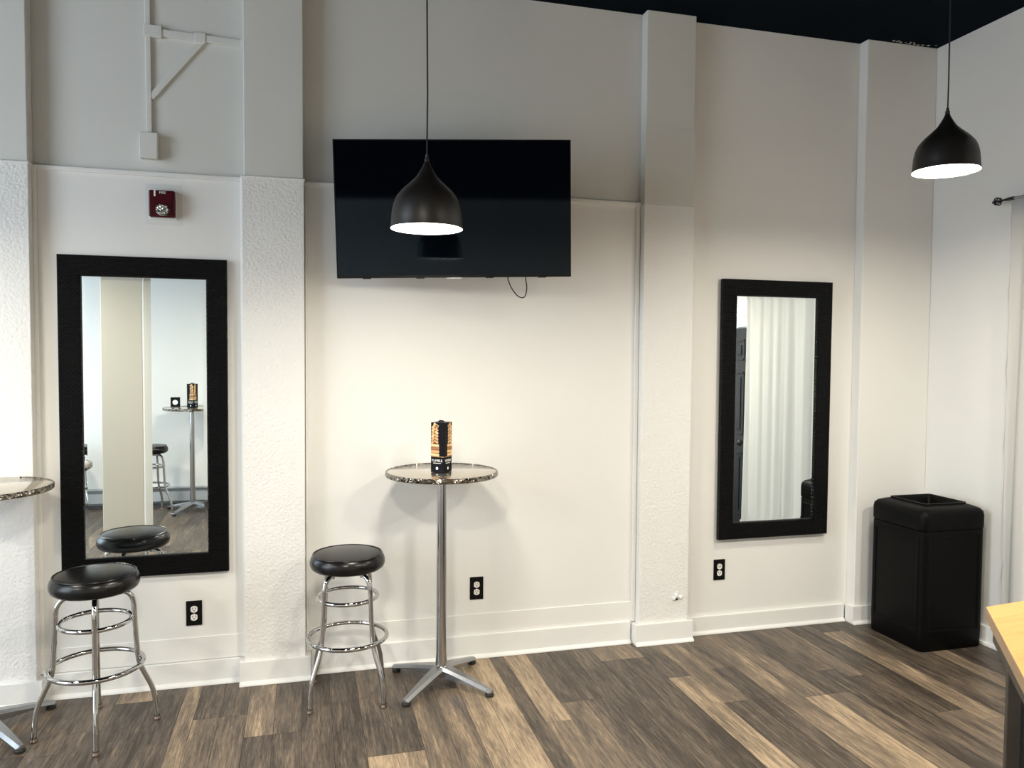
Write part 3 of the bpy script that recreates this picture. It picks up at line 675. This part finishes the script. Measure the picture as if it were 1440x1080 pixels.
# ------------------------------------------------------------------ octagonal wooden table at the right edge
A0 = Vector((1.971, 1.828)); sd = .64; hd = math.radians(51.1)
A1 = A0 - sd*Vector((math.cos(hd), math.sin(hd)))
poly = [A1]; h_ = hd
for k in range(7):
    poly.append(poly[-1] + sd*Vector((math.cos(h_), math.sin(h_)))); h_ -= PI/4
cen = sum(poly, Vector((0, 0)))/8
wt = thing('wood_table', 'octagonal butcher block table with grey brown base at the right edge', 'table', (cen.x, cen.y, 0))
lp = [(p.x-cen.x, p.y-cen.y) for p in poly][::-1]
bm = BM(); add_prism(bm, lp, .862, .900)
for f in bm.faces: f.material_index = 0 if f.normal.z > .5 or abs(f.normal.z) > .5 else 1
bm.normal_update()
for f in bm.faces: f.material_index = 0 if abs(f.normal.z) > .5 else 1
obj('tabletop', bm, [BUTCHER, BUTCHSIDE], wt, bevel=.002)
def sc(p, k): return (p[0]*k, p[1]*k)
bm = BM(); n = 8
ring_o = [sc(p, .975) for p in lp]; ring_i = [sc(p, .93) for p in lp]
lo = [[bm.verts.new((*p, z)) for p in rg] for rg, z in ((ring_o, .80), (ring_o, .862), (ring_i, .862), (ring_i, .80))]
for a, b in zip(lo, lo[1:]+lo[:1]):
    for i in range(n): bm.faces.new((a[i], a[(i+1) % n], b[(i+1) % n], b[i]))
obj('apron', bm, LEGM, wt)
bm = BM(); add_prism(bm, [sc(p, .895) for p in lp], .03, .862); obj('dark_panels', bm, BLKIRON, wt)
for k in range(8):
    p, q = poly[k], poly[(k+1) % 8]; d = (q-p).normalized(); nrm = Vector((d.y, -d.x)); c = q - d*.075 + nrm*.066 - cen
    bm = BM(); add_box(bm, -.018, .018, -.019, .019, 0, .80); bm.transform(Matrix.Translation((c.x, c.y, 0)) @ Matrix.Rotation(math.atan2(d.y, d.x), 4, 'Z')); obj('leg', bm, LEGM, wt, bevel=.003)

# ------------------------------------------------------------------ curtain and rod
rod = thing('curtain_rod', 'thin steel curtain rod with black cage finial on the right wall', 'curtain rod', (3.69, 3.36, 2.505))
bm = BM(); add_tube(bm, [(0, 0, 0), (0, -1.40, 0)], .0065, 12); obj('rod_tube', bm, RODM, rod, True)
fn = BM(); add_tube(fn, [(0, .045, 0), (0, -.01, 0)], [.005, .010], 12); add_tube(fn, [(0, .005, 0), (0, -.03, 0)], .0095, 12)
for k in range(6):
    a = k*PI/3; add_tube(fn, [(0.022*math.sin(PI*i/8)*math.cos(a), .045+.05*i/8, .022*math.sin(PI*i/8)*math.sin(a)) for i in range(9)], .0036, 6)
bmesh.ops.create_uvsphere(fn, u_segments=10, v_segments=6, radius=.008, matrix=Matrix.Translation((0, .097, 0)))
obj('finial', fn, BLKIRON, rod, True)
bm = BM(); add_box(bm, -.006, .006, -.11, -.098, -.02, .012); add_box(bm, -.006, XR-3.69, -.11, -.098, -.02, -.008); add_box(bm, XR-3.69-.006, XR-3.69, -.12, -.088, -.05, .03); obj('bracket', bm, BLKIRON, rod)
cu = BM(); ny, nz = 260, 24; grid = []
random.seed(8); ph = [random.uniform(0, 6.28) for _ in range(6)]
for j in range(nz+1):
    v = j/nz; z = 2.50 - v*2.485; row = []
    for i in range(ny+1):
        u = i/ny; y = 3.345 - u*1.225
        amp = .010 + .022*min(1, v*2.5+.15)
        wv = math.sin(u*27 + ph[0] + .5*math.sin(v*2+ph[1])) * .55 + math.sin(u*14+ph[2]+.7*v) * .55 + math.sin(u*61+ph[3]+v) * .30 + math.sin(u*131+ph[4]) * .07
        xx = 3.690 + amp*wv*.8 if v > .02 else 3.690 + amp*wv*.5
        edge = .012*math.sin(v*70+ph[4])*.35 + .004*math.sin(v*190)
        yy = y + .010*math.sin(u*62+ph[5]+v*3)*v + (edge if i == 0 else 0) + .012*math.sin(v*3.0)*(1-u)
        row.append(cu.verts.new((min(xx, XR-.024), yy, z)))
    grid.append(row)
for j in range(nz):
    for i in range(ny): cu.faces.new((grid[j][i], grid[j][i+1], grid[j+1][i+1], grid[j+1][i]))
co = tag(obj('curtain', cu, CURT, None, True, angle=180), 'long sheer white pleated curtain hanging on the right wall', 'curtain')
so = co.modifiers.new('thick', 'SOLIDIFY'); so.thickness = .0015

# ------------------------------------------------------------------ baseboard heater along the front wall (seen in the mirror)
ht = thing('baseboard_heater', 'long grey baseboard heater along the front wall, seen in the mirror', 'heater', (-1.9, YF, 0))
obj('cover', boxes((-1.3, 1.9, .055, .065, .055, .155), (-1.3, 1.9, 0, .050, .185, .20), (-1.3, 1.9, 0, .010, .02, .20), (-1.3, -1.28, 0, .065, .02, .20), (1.88, 1.9, 0, .065, .02, .20)), HEATM, ht, bevel=.003)
obj('fins', boxes((-1.28, 1.88, .012, .050, .08, .14)), HEATD, ht)
obj('foot_strip', boxes((-1.3, 1.9, .01, .045, 0, .025)), HEATD, ht)
